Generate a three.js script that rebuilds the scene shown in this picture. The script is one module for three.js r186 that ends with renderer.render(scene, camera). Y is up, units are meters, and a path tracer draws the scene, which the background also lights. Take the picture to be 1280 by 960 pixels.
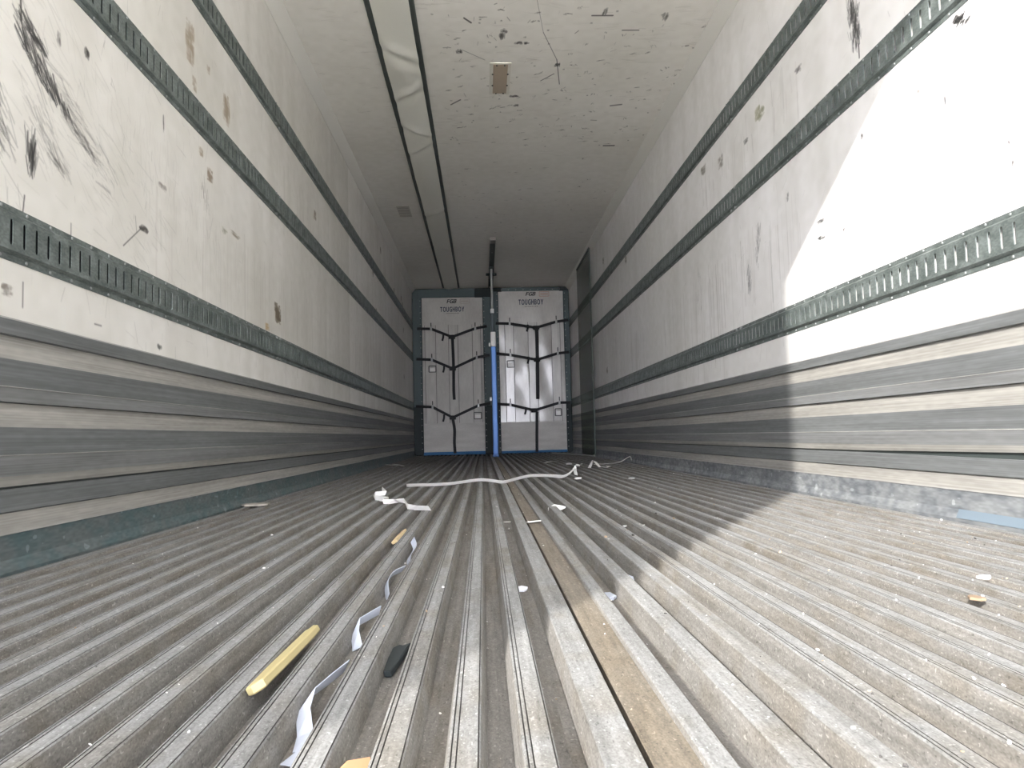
import * as THREE from 'three';
import { mergeGeometries } from 'three/addons/utils/BufferGeometryUtils.js';
import { RoundedBoxGeometry } from 'three/addons/geometries/RoundedBoxGeometry.js';
import { TextGeometry } from 'three/addons/geometries/TextGeometry.js';
import { FontLoader } from 'three/addons/loaders/FontLoader.js';

// ---------------------------------------------------------------- camera, sky, sun, exposure
const scene = new THREE.Scene();
const D2R = Math.PI / 180;
const camera = new THREE.PerspectiveCamera(52.65, 4 / 3, 0.05, 200);
camera.rotation.order = 'YXZ';
camera.position.set(-0.1637, 0.278, 0);
camera.rotation.set(3.822 * D2R, -2.2086 * D2R, -1.4329 * D2R);

const SUN = 6.2, SKY = 12, EXPOSURE = 1.62;
const sunFrom = new THREE.Vector3(-0.58, 0.53, 1).normalize();
scene.background = new THREE.Color().setRGB(0.975, 0.985, 1.09);      // bright hazy sky, even in every direction
scene.backgroundIntensity = SKY;

const sun = new THREE.DirectionalLight(new THREE.Color(1, 0.965, 0.92), SUN);
sun.name = 'sun';
sun.position.copy(sunFrom).multiplyScalar(20).add(new THREE.Vector3(0, 0, -3));
sun.target.position.set(0, 0, -3);
sun.castShadow = true;
sun.shadow.mapSize.set(4096, 4096);
sun.shadow.radius = 1;
Object.assign(sun.shadow.camera, { left: -9, right: 9, top: 9, bottom: -9, near: 1, far: 45 });
scene.add(sun, sun.target);

const renderer = new THREE.WebGLRenderer({ antialias: true });
renderer.toneMapping = THREE.LinearToneMapping;
renderer.toneMappingExposure = EXPOSURE;
renderer.shadowMap.enabled = true;
renderer.shadowMap.type = THREE.PCFSoftShadowMap;

// ---------------------------------------------------------------- helpers
function rng(seed) { let a = seed >>> 0; return () => { a = (a + 0x6D2B79F5) >>> 0; let t = Math.imul(a ^ (a >>> 15), 1 | a); t = (t + Math.imul(t ^ (t >>> 7), 61 | t)) ^ t; return ((t ^ (t >>> 14)) >>> 0) / 4294967296; }; }
const used = new Map();
function numbered(n) { const k = used.get(n) || 0; used.set(n, k + 1); return k ? n + '_' + String(k).padStart(3, '0') : n; }
function mesh(name, geo, mat, parent, data) {
  const m = new THREE.Mesh(geo, mat);
  m.name = parent === scene ? numbered(name) : name;
  m.castShadow = m.receiveShadow = true;
  if (data) m.userData = data;
  parent.add(m);
  return m;
}
function group(name, data, pos) {
  const g = new THREE.Group(); g.name = numbered(name); g.userData = data; if (pos) g.position.set(...pos); scene.add(g); return g;
}
function structure(name) { return group(name, { kind: 'structure' }); }
const box = (w, h, d, x = 0, y = 0, z = 0) => new THREE.BoxGeometry(w, h, d).translate(x, y, z);
const rbox = (w, h, d, x, y, z, r = 0.003) => new RoundedBoxGeometry(w, h, d, 2, r).translate(x, y, z);
const merge = (list) => mergeGeometries(list.map((g) => { const n = g.index ? g.toNonIndexed() : g; for (const k of Object.keys(n.attributes)) if (!['position', 'normal', 'uv'].includes(k)) n.deleteAttribute(k); return n; }));
// closed profile [x, y, colour?] swept along z; uv = (distance along the profile, z) in metres
function prism(prof, z0, z1, segs = 1, uoff = 0, colors = null) {
  const P = [], N = [], U = [], C = [], n = prof.length;
  const area = prof.reduce((s, p, i) => { const q = prof[(i + 1) % n]; return s + p[0] * q[1] - q[0] * p[1]; }, 0);
  if (area < 0) { prof = prof.slice().reverse(); if (colors) { const c = colors.slice().reverse(); colors = c.map((_, i) => c[(i + 1) % n]); } }
  let s = uoff;
  for (let i = 0; i < n; i++) {
    const a = prof[i], b = prof[(i + 1) % n], l = Math.hypot(b[0] - a[0], b[1] - a[1]), nx = (b[1] - a[1]) / l, ny = -(b[0] - a[0]) / l;
    for (let k = 0; k < segs; k++) {
      const za = z0 + (z1 - z0) * k / segs, zb = z0 + (z1 - z0) * (k + 1) / segs, lo = Math.min(za, zb), hi = Math.max(za, zb);
      const q = [[a, hi, s], [b, hi, s + l], [b, lo, s + l], [a, hi, s], [b, lo, s + l], [a, lo, s]];
      for (const [p, z, u] of q.reverse()) { P.push(p[0], p[1], z); N.push(nx, ny, 0); U.push(u, z); if (colors) C.push(...colors[i]); }
    }
    s += l;
  }
  const tri = THREE.ShapeUtils.triangulateShape(prof.map((p) => new THREE.Vector2(p[0], p[1])), []);
  for (const [z, d] of [[Math.max(z0, z1), 1], [Math.min(z0, z1), -1]])
    for (const t of tri) for (const i of d > 0 ? t : t.slice().reverse()) { P.push(prof[i][0], prof[i][1], z); N.push(0, 0, d); U.push(prof[i][0], prof[i][1]); if (colors) C.push(...colors[i]); }
  const g = new THREE.BufferGeometry();
  g.setAttribute('position', new THREE.Float32BufferAttribute(P, 3)); g.setAttribute('normal', new THREE.Float32BufferAttribute(N, 3)); g.setAttribute('uv', new THREE.Float32BufferAttribute(U, 2));
  if (colors) g.setAttribute('color', new THREE.Float32BufferAttribute(C, 3));
  return g;
}
// ribbon with thickness along points [x,y,z,(width direction) wx,wy,wz]
function ribbon(pts, width, thick) {
  const V = pts.map((p) => new THREE.Vector3(p[0], p[1], p[2]));
  const P = [], I = [];
  V.forEach((v, i) => {
    const t = new THREE.Vector3().subVectors(V[Math.min(i + 1, V.length - 1)], V[Math.max(i - 1, 0)]).normalize();
    const w = pts[i].length > 3 ? new THREE.Vector3(pts[i][3], pts[i][4], pts[i][5]) : new THREE.Vector3(0, 1, 0).cross(t);
    w.addScaledVector(t, -w.dot(t)).normalize();
    const nrm = new THREE.Vector3().crossVectors(t, w).normalize();
    for (const [a, b] of [[-1, -1], [1, -1], [1, 1], [-1, 1]]) { const q = v.clone().addScaledVector(w, a * width / 2).addScaledVector(nrm, b * thick / 2); P.push(q.x, q.y, q.z); }
  });
  for (let i = 0; i < V.length - 1; i++) for (let k = 0; k < 4; k++) { const a = i * 4 + k, b = i * 4 + (k + 1) % 4, c = a + 4, d = b + 4; I.push(a, b, d, a, d, c); }
  const e = (V.length - 1) * 4; I.push(0, 2, 1, 0, 3, 2, e, e + 1, e + 2, e, e + 2, e + 3);
  const g = new THREE.BufferGeometry(); g.setAttribute('position', new THREE.Float32BufferAttribute(P, 3)); g.setIndex(I);
  const f = g.toNonIndexed(); f.computeVertexNormals();
  f.setAttribute('uv', new THREE.Float32BufferAttribute(new Float32Array(f.attributes.position.count * 2), 2));
  return f;
}
function smooth(pts, n = 6) { const c = new THREE.CatmullRomCurve3(pts.map((p) => new THREE.Vector3(...p))); return c.getPoints(n * (pts.length - 1)).map((v) => [v.x, v.y, v.z]); }

// tiling value noise
function noise2(seed, gx, gy) {
  const r = rng(seed), g = new Float32Array(gx * gy).map(() => r());
  return (u, v) => {
    const x = (u - Math.floor(u)) * gx, y = (v - Math.floor(v)) * gy, i = Math.floor(x) % gx, j = Math.floor(y) % gy, i1 = (i + 1) % gx, j1 = (j + 1) % gy;
    let a = x - Math.floor(x), b = y - Math.floor(y); a = a * a * (3 - 2 * a); b = b * b * (3 - 2 * b);
    return (g[j * gx + i] * (1 - a) + g[j * gx + i1] * a) * (1 - b) + (g[j1 * gx + i] * (1 - a) + g[j1 * gx + i1] * a) * b;
  };
}
function dataTex(w, h, fn, { srgb = true, ru = 1, rv = 1 } = {}) {
  const d = new Uint8Array(w * h * 4);
  for (let j = 0; j < h; j++) for (let i = 0; i < w; i++) { const c = fn((i + 0.5) / w, (j + 0.5) / h), k = (j * w + i) * 4; for (let m = 0; m < 3; m++) d[k + m] = Math.max(0, Math.min(255, c[m])); d[k + 3] = 255; }
  const t = new THREE.DataTexture(d, w, h, THREE.RGBAFormat);
  t.wrapS = t.wrapT = THREE.RepeatWrapping; t.magFilter = THREE.LinearFilter; t.minFilter = THREE.LinearMipmapLinearFilter; t.generateMipmaps = true; t.anisotropy = 8;
  if (srgb) t.colorSpace = THREE.SRGBColorSpace;
  t.repeat.set(ru, rv); t.needsUpdate = true;
  return t;
}
const std = (o) => new THREE.MeshStandardMaterial(o);

// ---------------------------------------------------------------- materials
// worn aluminium of the floor: streaks run along the trailer (v)
const fa = noise2(1, 9, 5), fb = noise2(2, 64, 10), fc = noise2(3, 160, 160), fd = noise2(4, 24, 40), fe = noise2(5, 220, 26), fg = noise2(55, 250, 420), fh = noise2(56, 500, 700);
const floorMap = dataTex(1024, 2048, (u, v) => {
  const dirt = Math.max(0, fa(u, v) * 0.6 + fd(u, v) * 0.6 - 0.5) * 1.5, s = (fb(u, v) - 0.5) * 26 + (fe(u, v) - 0.5) * 26, f = (fc(u, v) - 0.5) * 22, pale = fg(u, v) > 0.9 ? 34 : 0, spot = fg(u + 0.37, v + 0.11) < 0.09 ? -26 : 0, fine = (fh(u, v) - 0.5) * 26;
  const b = 128 + s * 0.6 + f * 0.6 + fine + pale + spot; return [b - dirt * 14, b - dirt * 18, b - 2 - dirt * 24];
}, { ru: 1 / 0.6, rv: 1 / 1.8 });
const floorMat = std({ map: floorMap, roughness: 0.78, metalness: 0, vertexColors: true });
const plateMat = std({ map: floorMap, color: 0xe6d8c4, roughness: 0.85, metalness: 0 });
// aluminium scuff planks of the walls
const sa = noise2(11, 30, 3), sb = noise2(12, 140, 5), sc = noise2(13, 60, 60), sd = noise2(14, 12, 8);
const plankMap = dataTex(512, 2048, (u, v) => {
  const b = 166 + (sa(u, v) - 0.5) * 22 + (sb(u, v) - 0.5) * 22 + (sc(u, v) - 0.5) * 12 + (sd(u, v) - 0.5) * 12; return [b + 1, b, b - 3];
}, { ru: 1 / 0.35, rv: 1 / 2.2 });
const plankMat = std({ map: plankMap, roughness: 0.55, metalness: 0.3, vertexColors: true });
const ka = noise2(21, 4, 10), kb = noise2(22, 16, 60), kc = noise2(23, 60, 120);
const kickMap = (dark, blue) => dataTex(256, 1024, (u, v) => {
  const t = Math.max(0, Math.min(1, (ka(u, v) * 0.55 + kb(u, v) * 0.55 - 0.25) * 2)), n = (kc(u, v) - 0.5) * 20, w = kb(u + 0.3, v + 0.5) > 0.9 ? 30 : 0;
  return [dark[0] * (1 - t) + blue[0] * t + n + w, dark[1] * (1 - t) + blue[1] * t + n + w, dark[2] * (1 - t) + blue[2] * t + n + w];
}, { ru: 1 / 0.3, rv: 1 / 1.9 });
const kickShadeMat = std({ map: kickMap([84, 104, 106], [104, 112, 112]), roughness: 0.55, metalness: 0.2 });  // teal kick strip, shade put in as a darker copy
const kickSunMat = std({ map: kickMap([106, 110, 114], [144, 147, 148]), roughness: 0.55, metalness: 0.2 });  // same strip, sunlight put in as paler grey
const blueStripeMat = std({ color: 0x6f7c86, roughness: 0.6 });
const ra = noise2(31, 8, 40), rb = noise2(32, 60, 200);
const railMap = dataTex(256, 1024, (u, v) => { const b = 114 + (ra(u, v) - 0.5) * 34 + (rb(u, v) - 0.5) * 26; return [b - 5, b + 3, b]; }, { ru: 1 / 0.2, rv: 1 / 1.4 });
const railMat = std({ map: railMap, roughness: 0.5, metalness: 0.3 });
const rivetMat = std({ color: 0x9a9e9b, roughness: 0.5, metalness: 0.4 });
const darkMat = std({ color: 0x3f4644, roughness: 0.6 });
const slotShadeMat = std({ color: 0x23292a, roughness: 0.9 });  // shade of the rail cavities, given as a colour
const whitePlasticMat = std({ color: 0xe6e4e0, roughness: 0.45 });

// painted fibreglass liner with the scuffs each wall carries: [z, y] in metres
function linerTex(W, H, z0, z1, y0, y1, seed, draw, base = [240, 237, 230], drips = true) {
  const c = document.createElement('canvas'); c.width = W; c.height = H; const g = c.getContext('2d'), r = rng(seed);
  const n1 = noise2(seed + 1, 7, 5), n2 = noise2(seed + 2, 60, 4), n3 = noise2(seed + 3, 140, 60);
  const im = g.createImageData(W, H);
  for (let j = 0; j < H; j++) for (let i = 0; i < W; i++) {
    const u = i / W, v = j / H, k = (j * W + i) * 4, e = Math.min(1, Math.min(u, 1 - u) * 12), a = ((n1(u, v) - 0.5) * 16 + (drips ? (n2(u, v) - 0.5) * 12 : 0)) * e + (n3(u, v) - 0.5) * 7;
    im.data[k] = base[0] + a; im.data[k + 1] = base[1] + a * 1.02; im.data[k + 2] = base[2] + a * 1.15; im.data[k + 3] = 255;
  }
  g.putImageData(im, 0, 0);
  const sx = W / (z1 - z0), sy = H / (y1 - y0), X = (z) => (z - z0) * sx, Y = (y) => (y1 - y) * sy, S = (sx + sy) / 2;
  g.lineCap = 'round';
  const api = {
    g, r, X, Y, S,
    line(z, y, z2, y2, w = 0.004, a = 0.5, col = '40,38,36') { g.strokeStyle = `rgba(${col},${a})`; g.lineWidth = w * S; g.beginPath(); g.moveTo(X(z), Y(y)); g.lineTo(X(z2), Y(y2)); g.stroke(); },
    // a smear of many thin strokes from (z,y) to (z2,y2)
    smear(z, y, z2, y2, spread, n, a = 0.25, col = '30,29,30', len = 0.05, ang = 0.4) {
      for (let k = 0; k < n; k++) { const t = r(), d = (r() + r() + r() - 1.5) * spread, e = (r() + r() - 1) * spread, l = len * (0.3 + r()), p = z + (z2 - z) * t + d, q = y + (y2 - y) * t + e, an = ang + (r() - 0.5) * 0.7;
        g.strokeStyle = `rgba(${col},${a * (0.3 + r())})`; g.lineWidth = Math.max(0.7, (0.001 + r() * 0.005) * S); g.beginPath(); g.moveTo(X(p), Y(q)); g.lineTo(X(p + Math.cos(an) * l), Y(q + Math.sin(an) * l)); g.stroke(); }
    },
    spot(z, y, w, h, a = 0.6, col = '45,43,40') { for (let k = 0; k < 14; k++) { g.fillStyle = `rgba(${col},${a * 0.35})`; g.beginPath(); g.ellipse(X(z + (r() - 0.5) * w), Y(y + (r() - 0.5) * h), w * S * 0.3 * (0.4 + r()), h * S * 0.3 * (0.4 + r()), 0, 0, 7); g.fill(); } },
    patch(z, y, w, h, a = 0.5, col = '150,134,112') { for (let k = 0; k < 60; k++) { g.fillStyle = `rgba(${col},${a * (0.15 + r() * 0.4)})`; const ww = w * (0.1 + r() * 0.35), hh = h * (0.06 + r() * 0.25); g.fillRect(X(z + (r() - 0.5) * (w - ww) - ww / 2), Y(y + (r() - 0.5) * (h - hh) + hh / 2), ww * S, hh * S); } },
    wear(n, a = 0.16, zmin = z0, zmax = z1) { for (let k = 0; k < n; k++) { const z = zmin + r() * (zmax - zmin), y = y0 + r() * (y1 - y0), l = 0.015 + r() * r() * 0.12, an = (r() < 0.6 ? 1.57 : 0.5) + (r() - 0.5) * 0.9; g.strokeStyle = `rgba(70,66,60,${a * (0.3 + r())})`; g.lineWidth = Math.max(0.6, (0.0008 + r() * 0.003) * S); g.beginPath(); g.moveTo(X(z), Y(y)); g.lineTo(X(z + Math.cos(an) * l), Y(y + Math.sin(an) * l)); g.stroke(); } },
    drip(z, y, n, w, len, a = 0.1) { for (let k = 0; k < n; k++) { const p = z + (r() - 0.5) * w, q = y + (r() - 0.5) * 0.2, l = len * (0.3 + r()); g.strokeStyle = `rgba(96,88,78,${a * (0.3 + r())})`; g.lineWidth = (0.003 + r() * 0.012) * S; g.beginPath(); g.moveTo(X(p), Y(q)); g.lineTo(X(p + (r() - 0.5) * 0.02), Y(q - l)); g.stroke(); } },
  };
  draw(api);
  const t = new THREE.CanvasTexture(c); t.colorSpace = THREE.SRGBColorSpace; t.anisotropy = 8;
  return t;
}

// ---------------------------------------------------------------- the trailer shell
const XW = 1.245, YC = 2.627, ZR = -0.47, ZF = -12.2, YS = 0.575, ZM = -6.4;
const LEN0 = ZR, LEN1 = -12.36;

// floor: pressed aluminium ribs running the length, each rib one extrusion
const floor = structure('floor');
mesh('floor_base', box(2 * XW + 0.12, 0.12, LEN0 - LEN1, 0, -0.096, (LEN0 + LEN1) / 2), std({ color: 0x8c8274, roughness: 0.85 }), floor);
{
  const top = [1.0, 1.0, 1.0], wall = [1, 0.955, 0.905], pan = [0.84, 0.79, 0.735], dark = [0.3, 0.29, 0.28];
  const D = -0.032;
  const rib = (x, w, lc, rc, seed, grooves) => {
    // lc, rc: width of channel carried on each side; walls lean 6 mm
    const pts = [], cols = [], add = (px, py, c) => { pts.push([px, py]); cols.push(c); };
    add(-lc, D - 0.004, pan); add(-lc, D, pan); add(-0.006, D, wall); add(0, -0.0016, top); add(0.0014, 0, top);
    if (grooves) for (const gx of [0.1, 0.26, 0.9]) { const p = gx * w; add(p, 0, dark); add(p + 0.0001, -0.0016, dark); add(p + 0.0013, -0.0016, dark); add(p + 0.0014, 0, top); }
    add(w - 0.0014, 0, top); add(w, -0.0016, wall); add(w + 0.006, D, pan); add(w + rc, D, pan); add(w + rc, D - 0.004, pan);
    return prism(pts, LEN0, LEN1, 1, seed * 0.137, cols).translate(x, 0, 0);
  };
  const pitch = 0.067, half = (pitch - 0.03) / 2;
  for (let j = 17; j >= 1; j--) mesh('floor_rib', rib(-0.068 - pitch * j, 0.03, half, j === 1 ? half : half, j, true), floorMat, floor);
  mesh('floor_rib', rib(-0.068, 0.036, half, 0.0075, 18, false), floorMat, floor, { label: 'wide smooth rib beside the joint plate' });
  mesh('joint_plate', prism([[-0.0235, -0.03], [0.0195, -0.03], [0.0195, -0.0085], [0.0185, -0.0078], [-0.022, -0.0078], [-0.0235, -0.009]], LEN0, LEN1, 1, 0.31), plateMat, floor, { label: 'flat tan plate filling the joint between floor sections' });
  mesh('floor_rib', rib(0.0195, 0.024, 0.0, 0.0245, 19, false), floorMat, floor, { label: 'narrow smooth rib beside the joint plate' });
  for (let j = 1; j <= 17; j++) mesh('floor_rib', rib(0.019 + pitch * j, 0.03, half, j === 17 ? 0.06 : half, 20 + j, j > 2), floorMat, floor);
}

// side walls
const linerMat = (map) => std({ map, roughness: 0.5, metalness: 0 });
const leftNear = linerTex(2048, 704, ZM, ZR, YS, YC, 101, (p) => {
  p.wear(900, 0.13); p.wear(500, 0.14, -3, ZR);
  p.smear(-1.84, 1.27, -2.06, 1.14, 0.02, 110, 0.5, '24,23,24', 0.05, 0.9); p.smear(-1.84, 1.25, -2.0, 1.15, 0.012, 60, 0.6, '20,20,22', 0.04, 0.8);
  p.smear(-1.86, 1.3, -1.95, 1.26, 0.02, 60, 0.45, '24,23,24', 0.05, 0.6); p.smear(-2.06, 1.15, -2.18, 1.09, 0.025, 60, 0.3, '40,38,38', 0.05, 0.5);
  p.smear(-1.88, 0.99, -1.89, 0.93, 0.015, 50, 0.45, '24,24,24', 0.06, 1.6); p.smear(-1.98, 1.02, -2.06, 0.98, 0.03, 50, 0.18, '50,48,44', 0.05, 0.6);
  p.smear(-1.74, 1.1, -1.79, 0.96, 0.04, 120, 0.22, '50,48,46', 0.06, 0.8); p.smear(-2.02, 1.22, -2.3, 1.04, 0.06, 120, 0.16, '60,57,54', 0.07, 0.4);
  p.smear(-1.9, 1.14, -2.0, 1.0, 0.07, 90, 0.14, '60,57,54', 0.06, 0.7);
  p.spot(-2.14, 1.375, 0.02, 0.025, 0.9, '35,32,30'); p.line(-1.83, 1.36, -1.835, 1.3, 0.007, 0.7); p.spot(-2.0, 1.34, 0.015, 0.03, 0.5);
  p.line(-1.86, 0.88, -1.852, 0.82, 0.004, 0.75); p.line(-2.07, 0.87, -2.07, 0.82, 0.004, 0.5); p.line(-1.86, 0.67, -1.86, 0.61, 0.004, 0.6);
  p.spot(-2.51, 0.975, 0.05, 0.018, 0.9, '40,38,36'); p.line(-2.49, 0.97, -2.37, 0.885, 0.004, 0.6); p.line(-2.45, 1.0, -2.46, 0.95, 0.003, 0.4);
  p.spot(-2.66, 1.16, 0.05, 0.02, 0.5, '90,84,74'); p.spot(-2.66, 1.385, 0.01, 0.05, 0.6, '50,46,42');
  p.patch(-2.9, 1.8, 0.1, 0.17, 0.7); p.patch(-2.95, 1.66, 0.05, 0.06, 0.4); p.patch(-3.32, 1.72, 0.1, 0.14, 0.7); p.patch(-3.1, 1.79, 0.04, 0.04, 0.4);
  p.patch(-3.12, 1.36, 0.07, 0.06, 0.7, '134,118,98'); p.patch(-3.02, 1.42, 0.05, 0.04, 0.5); p.smear(-3.02, 1.3, -3.1, 1.2, 0.04, 40, 0.2, '90,82,70', 0.04, 1.5);
  p.patch(-4.15, 0.96, 0.14, 0.11, 1, '98,86,66'); p.patch(-3.95, 0.86, 0.09, 0.04, 0.5, '190,160,110'); p.spot(-3.45, 1.2, 0.1, 0.02, 0.5, '90,84,60'); p.spot(-3.3, 1.18, 0.06, 0.02, 0.4, '90,84,60');
  p.patch(-5.1, 1.77, 0.09, 0.07, 0.6, '134,122,104'); p.patch(-4.6, 1.6, 0.05, 0.05, 0.4);
  p.drip(-3.2, 1.1, 40, 1.4, 0.3, 0.05); p.drip(-4.6, 1.15, 60, 2.2, 0.4, 0.07); p.drip(-5.2, 1.8, 40, 2, 0.3, 0.08);
  p.smear(-1.8, 1.3, -2.6, 0.95, 0.3, 260, 0.07, '70,66,62', 0.09, 0.5); p.smear(-2.2, 1.3, -3.4, 1.0, 0.25, 260, 0.06, '80,74,68', 0.08, 1.4); p.spot(-2.64, 0.605, 0.03, 0.015, 0.6); p.patch(-1.8, 0.64, 0.05, 0.03, 0.4, '90,80,70'); p.line(-2.24, 0.62, -2.2, 0.62, 0.004, 0.5);
}, [224, 221, 213]);  // base toned darker than the far panel to offset stronger daylight
const rightNear = linerTex(2048, 704, ZM, ZR, YS, YC, 202, (p) => {
  p.wear(420, 0.14); p.drip(-4.2, 1.25, 60, 1.8, 0.4, 0.08); p.drip(-5.2, 1.2, 40, 1.6, 0.5, 0.1); p.drip(-4.0, 1.85, 40, 1.6, 0.2, 0.1);
  p.smear(-2.75, 1.86, -2.72, 1.68, 0.035, 220, 0.45, '28,28,28', 0.04, 1.5); p.line(-2.71, 1.68, -2.71, 1.63, 0.008, 0.7);
  p.smear(-2.16, 1.46, -2.1, 1.43, 0.012, 40, 0.9, '20,20,20', 0.02, 0.5); p.spot(-2.22, 1.25, 0.006, 0.03, 0.9, '30,30,30'); p.spot(-2.36, 1.34, 0.02, 0.008, 0.8, '60,50,40');
  p.spot(-2.72, 1.34, 0.02, 0.02, 0.9); p.spot(-3.1, 1.06, 0.05, 0.012, 0.95, '25,25,25'); p.spot(-3.1, 1.13, 0.05, 0.015, 0.9, '40,40,40'); p.spot(-2.9, 1.04, 0.012, 0.012, 0.9);
  p.line(-2.2, 0.9, -2.2, 0.86, 0.004, 0.6); p.spot(-1.96, 1.02, 0.01, 0.01, 0.7); p.spot(-1.95, 0.96, 0.008, 0.015, 0.7);
  p.spot(-3.7, 1.84, 0.08, 0.04, 0.5, '110,112,78'); p.patch(-3.74, 1.86, 0.08, 0.07, 0.5, '140,138,104'); p.spot(-3.92, 1.79, 0.05, 0.02, 0.6); p.spot(-3.24, 1.84, 0.05, 0.02, 0.5);
  p.smear(-3.8, 1.28, -3.85, 1.1, 0.03, 60, 0.25, '60,58,56', 0.05, 1.5); p.smear(-3.98, 1.1, -3.96, 0.98, 0.03, 60, 0.25, '50,48,48', 0.05, 1.2); p.spot(-3.42, 1.33, 0.02, 0.03, 0.4);
  p.patch(-4.7, 1.9, 0.12, 0.07, 0.4, '120,112,100'); p.patch(-4.35, 1.83, 0.1, 0.08, 0.35, '120,112,100'); p.smear(-4.9, 1.3, -4.9, 1.0, 0.06, 40, 0.2, '80,76,72', 0.05, 1.5);
}, [240, 238, 234]);
const farTex = (seed, base) => linerTex(1024, 352, LEN1, ZM, YS, YC, seed, (p) => { p.wear(260, 0.16); p.drip(-8, 1.2, 70, 5, 0.5, 0.12); for (let k = 0; k < 9; k++) p.patch(-6.6 - p.r() * 5, 0.8 + p.r() * 1.6, 0.1, 0.08, 0.45, '120,110,98'); }, base);
for (const side of [-1, 1]) {
  const w = structure(side < 0 ? 'wall_left' : 'wall_right');
  const panel = (z0, z1, map) => {
    const g = box(0.06, YC - YS + 0.02, z1 - z0, side * (XW + 0.03), (YC + YS) / 2, (z0 + z1) / 2), p = g.attributes.position, u = g.attributes.uv;
    for (let i = 0; i < p.count; i++) u.setXY(i, (p.getZ(i) - z0) / (z1 - z0), (p.getY(i) - YS) / (YC - YS));
    mesh('wall_panel', g, linerMat(map), w);
  };
  panel(ZM, ZR, side < 0 ? leftNear : rightNear);
  panel(LEN1, ZM, side < 0 ? farTex(303, [240, 237, 231]) : farTex(404, [240, 238, 235]));
  mesh('wall_core', box(0.06, YS + 0.16, LEN0 - LEN1, side * (XW + 0.03), YS / 2 - 0.09, (LEN0 + LEN1) / 2), darkMat, w);
  // three aluminium planks, light on slopes and edges, shade elsewhere, put into vertex colours
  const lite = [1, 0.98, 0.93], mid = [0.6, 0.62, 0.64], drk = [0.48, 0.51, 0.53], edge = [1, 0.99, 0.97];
  const px = (d) => side * (XW - d);
  const prof = (list, seed, kick) => {
    const pts = [[side * (XW + 0.004), list[0][1]], ...list.map(([d, y]) => [px(d), y]), [side * (XW + 0.004), list[list.length - 1][1]]];
    const cols = [mid, ...list.map((l) => l[2] || mid), mid];
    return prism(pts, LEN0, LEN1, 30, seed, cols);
  };
  // colours belong to the edge that starts at the point when the profile runs counter-clockwise, so both sides list per face
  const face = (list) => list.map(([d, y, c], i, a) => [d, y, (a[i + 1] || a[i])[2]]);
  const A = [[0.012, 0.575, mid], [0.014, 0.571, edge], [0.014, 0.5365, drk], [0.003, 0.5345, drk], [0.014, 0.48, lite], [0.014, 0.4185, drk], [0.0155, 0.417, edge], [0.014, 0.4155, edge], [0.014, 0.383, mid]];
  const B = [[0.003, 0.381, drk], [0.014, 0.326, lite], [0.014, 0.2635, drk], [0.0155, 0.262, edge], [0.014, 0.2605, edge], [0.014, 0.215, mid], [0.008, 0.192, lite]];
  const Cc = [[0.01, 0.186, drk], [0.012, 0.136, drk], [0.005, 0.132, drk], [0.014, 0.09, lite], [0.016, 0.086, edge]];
  const bend = (g, on) => { // the plank above the gap has sprung away near the open end
    if (!on) return g; const p = g.attributes.position;
    for (let i = 0; i < p.count; i++) { const y = p.getY(i), t = Math.max(0, Math.min(1, (p.getZ(i) + 2.9) / 1.2)); if (y < 0.25) p.setY(i, y + t * 0.012 * (0.25 - y) / 0.06); }
    return g;
  };
  const low = (g) => { if (side < 0) return g; const p = g.attributes.position; for (let i = 0; i < p.count; i++) { const t = Math.max(0, Math.min(1, (p.getZ(i) + 2.9) / 1.2)); if (p.getY(i) > 0.17) p.setY(i, p.getY(i) - t * 0.006); } return g; };
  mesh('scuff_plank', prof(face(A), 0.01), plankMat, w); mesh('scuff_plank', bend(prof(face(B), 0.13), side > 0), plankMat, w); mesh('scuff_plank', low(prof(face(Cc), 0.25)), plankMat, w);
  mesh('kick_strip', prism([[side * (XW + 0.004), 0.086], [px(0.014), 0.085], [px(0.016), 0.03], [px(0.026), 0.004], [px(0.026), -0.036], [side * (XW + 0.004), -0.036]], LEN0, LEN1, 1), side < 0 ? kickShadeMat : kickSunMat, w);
  if (side > 0) mesh('paint_stripe', prism([[px(0.0155), 0.03], [px(0.0265), 0.006], [px(0.0275), 0.006], [px(0.017), 0.031]], LEN0, -2.25, 1), blueStripeMat, w, { label: 'pale blue paint stripe along the floor edge' });
  mesh('cove_strip', prism([[side * (XW + 0.004), 2.555], [side * (XW - 0.004), 2.555], [side * (XW - 0.062), YC - 0.006], [side * (XW - 0.062), YC + 0.004], [side * (XW + 0.004), YC + 0.004]], LEN0, LEN1, 1), std({ color: 0xe8e6de, roughness: 0.5 }), w);
}

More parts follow.
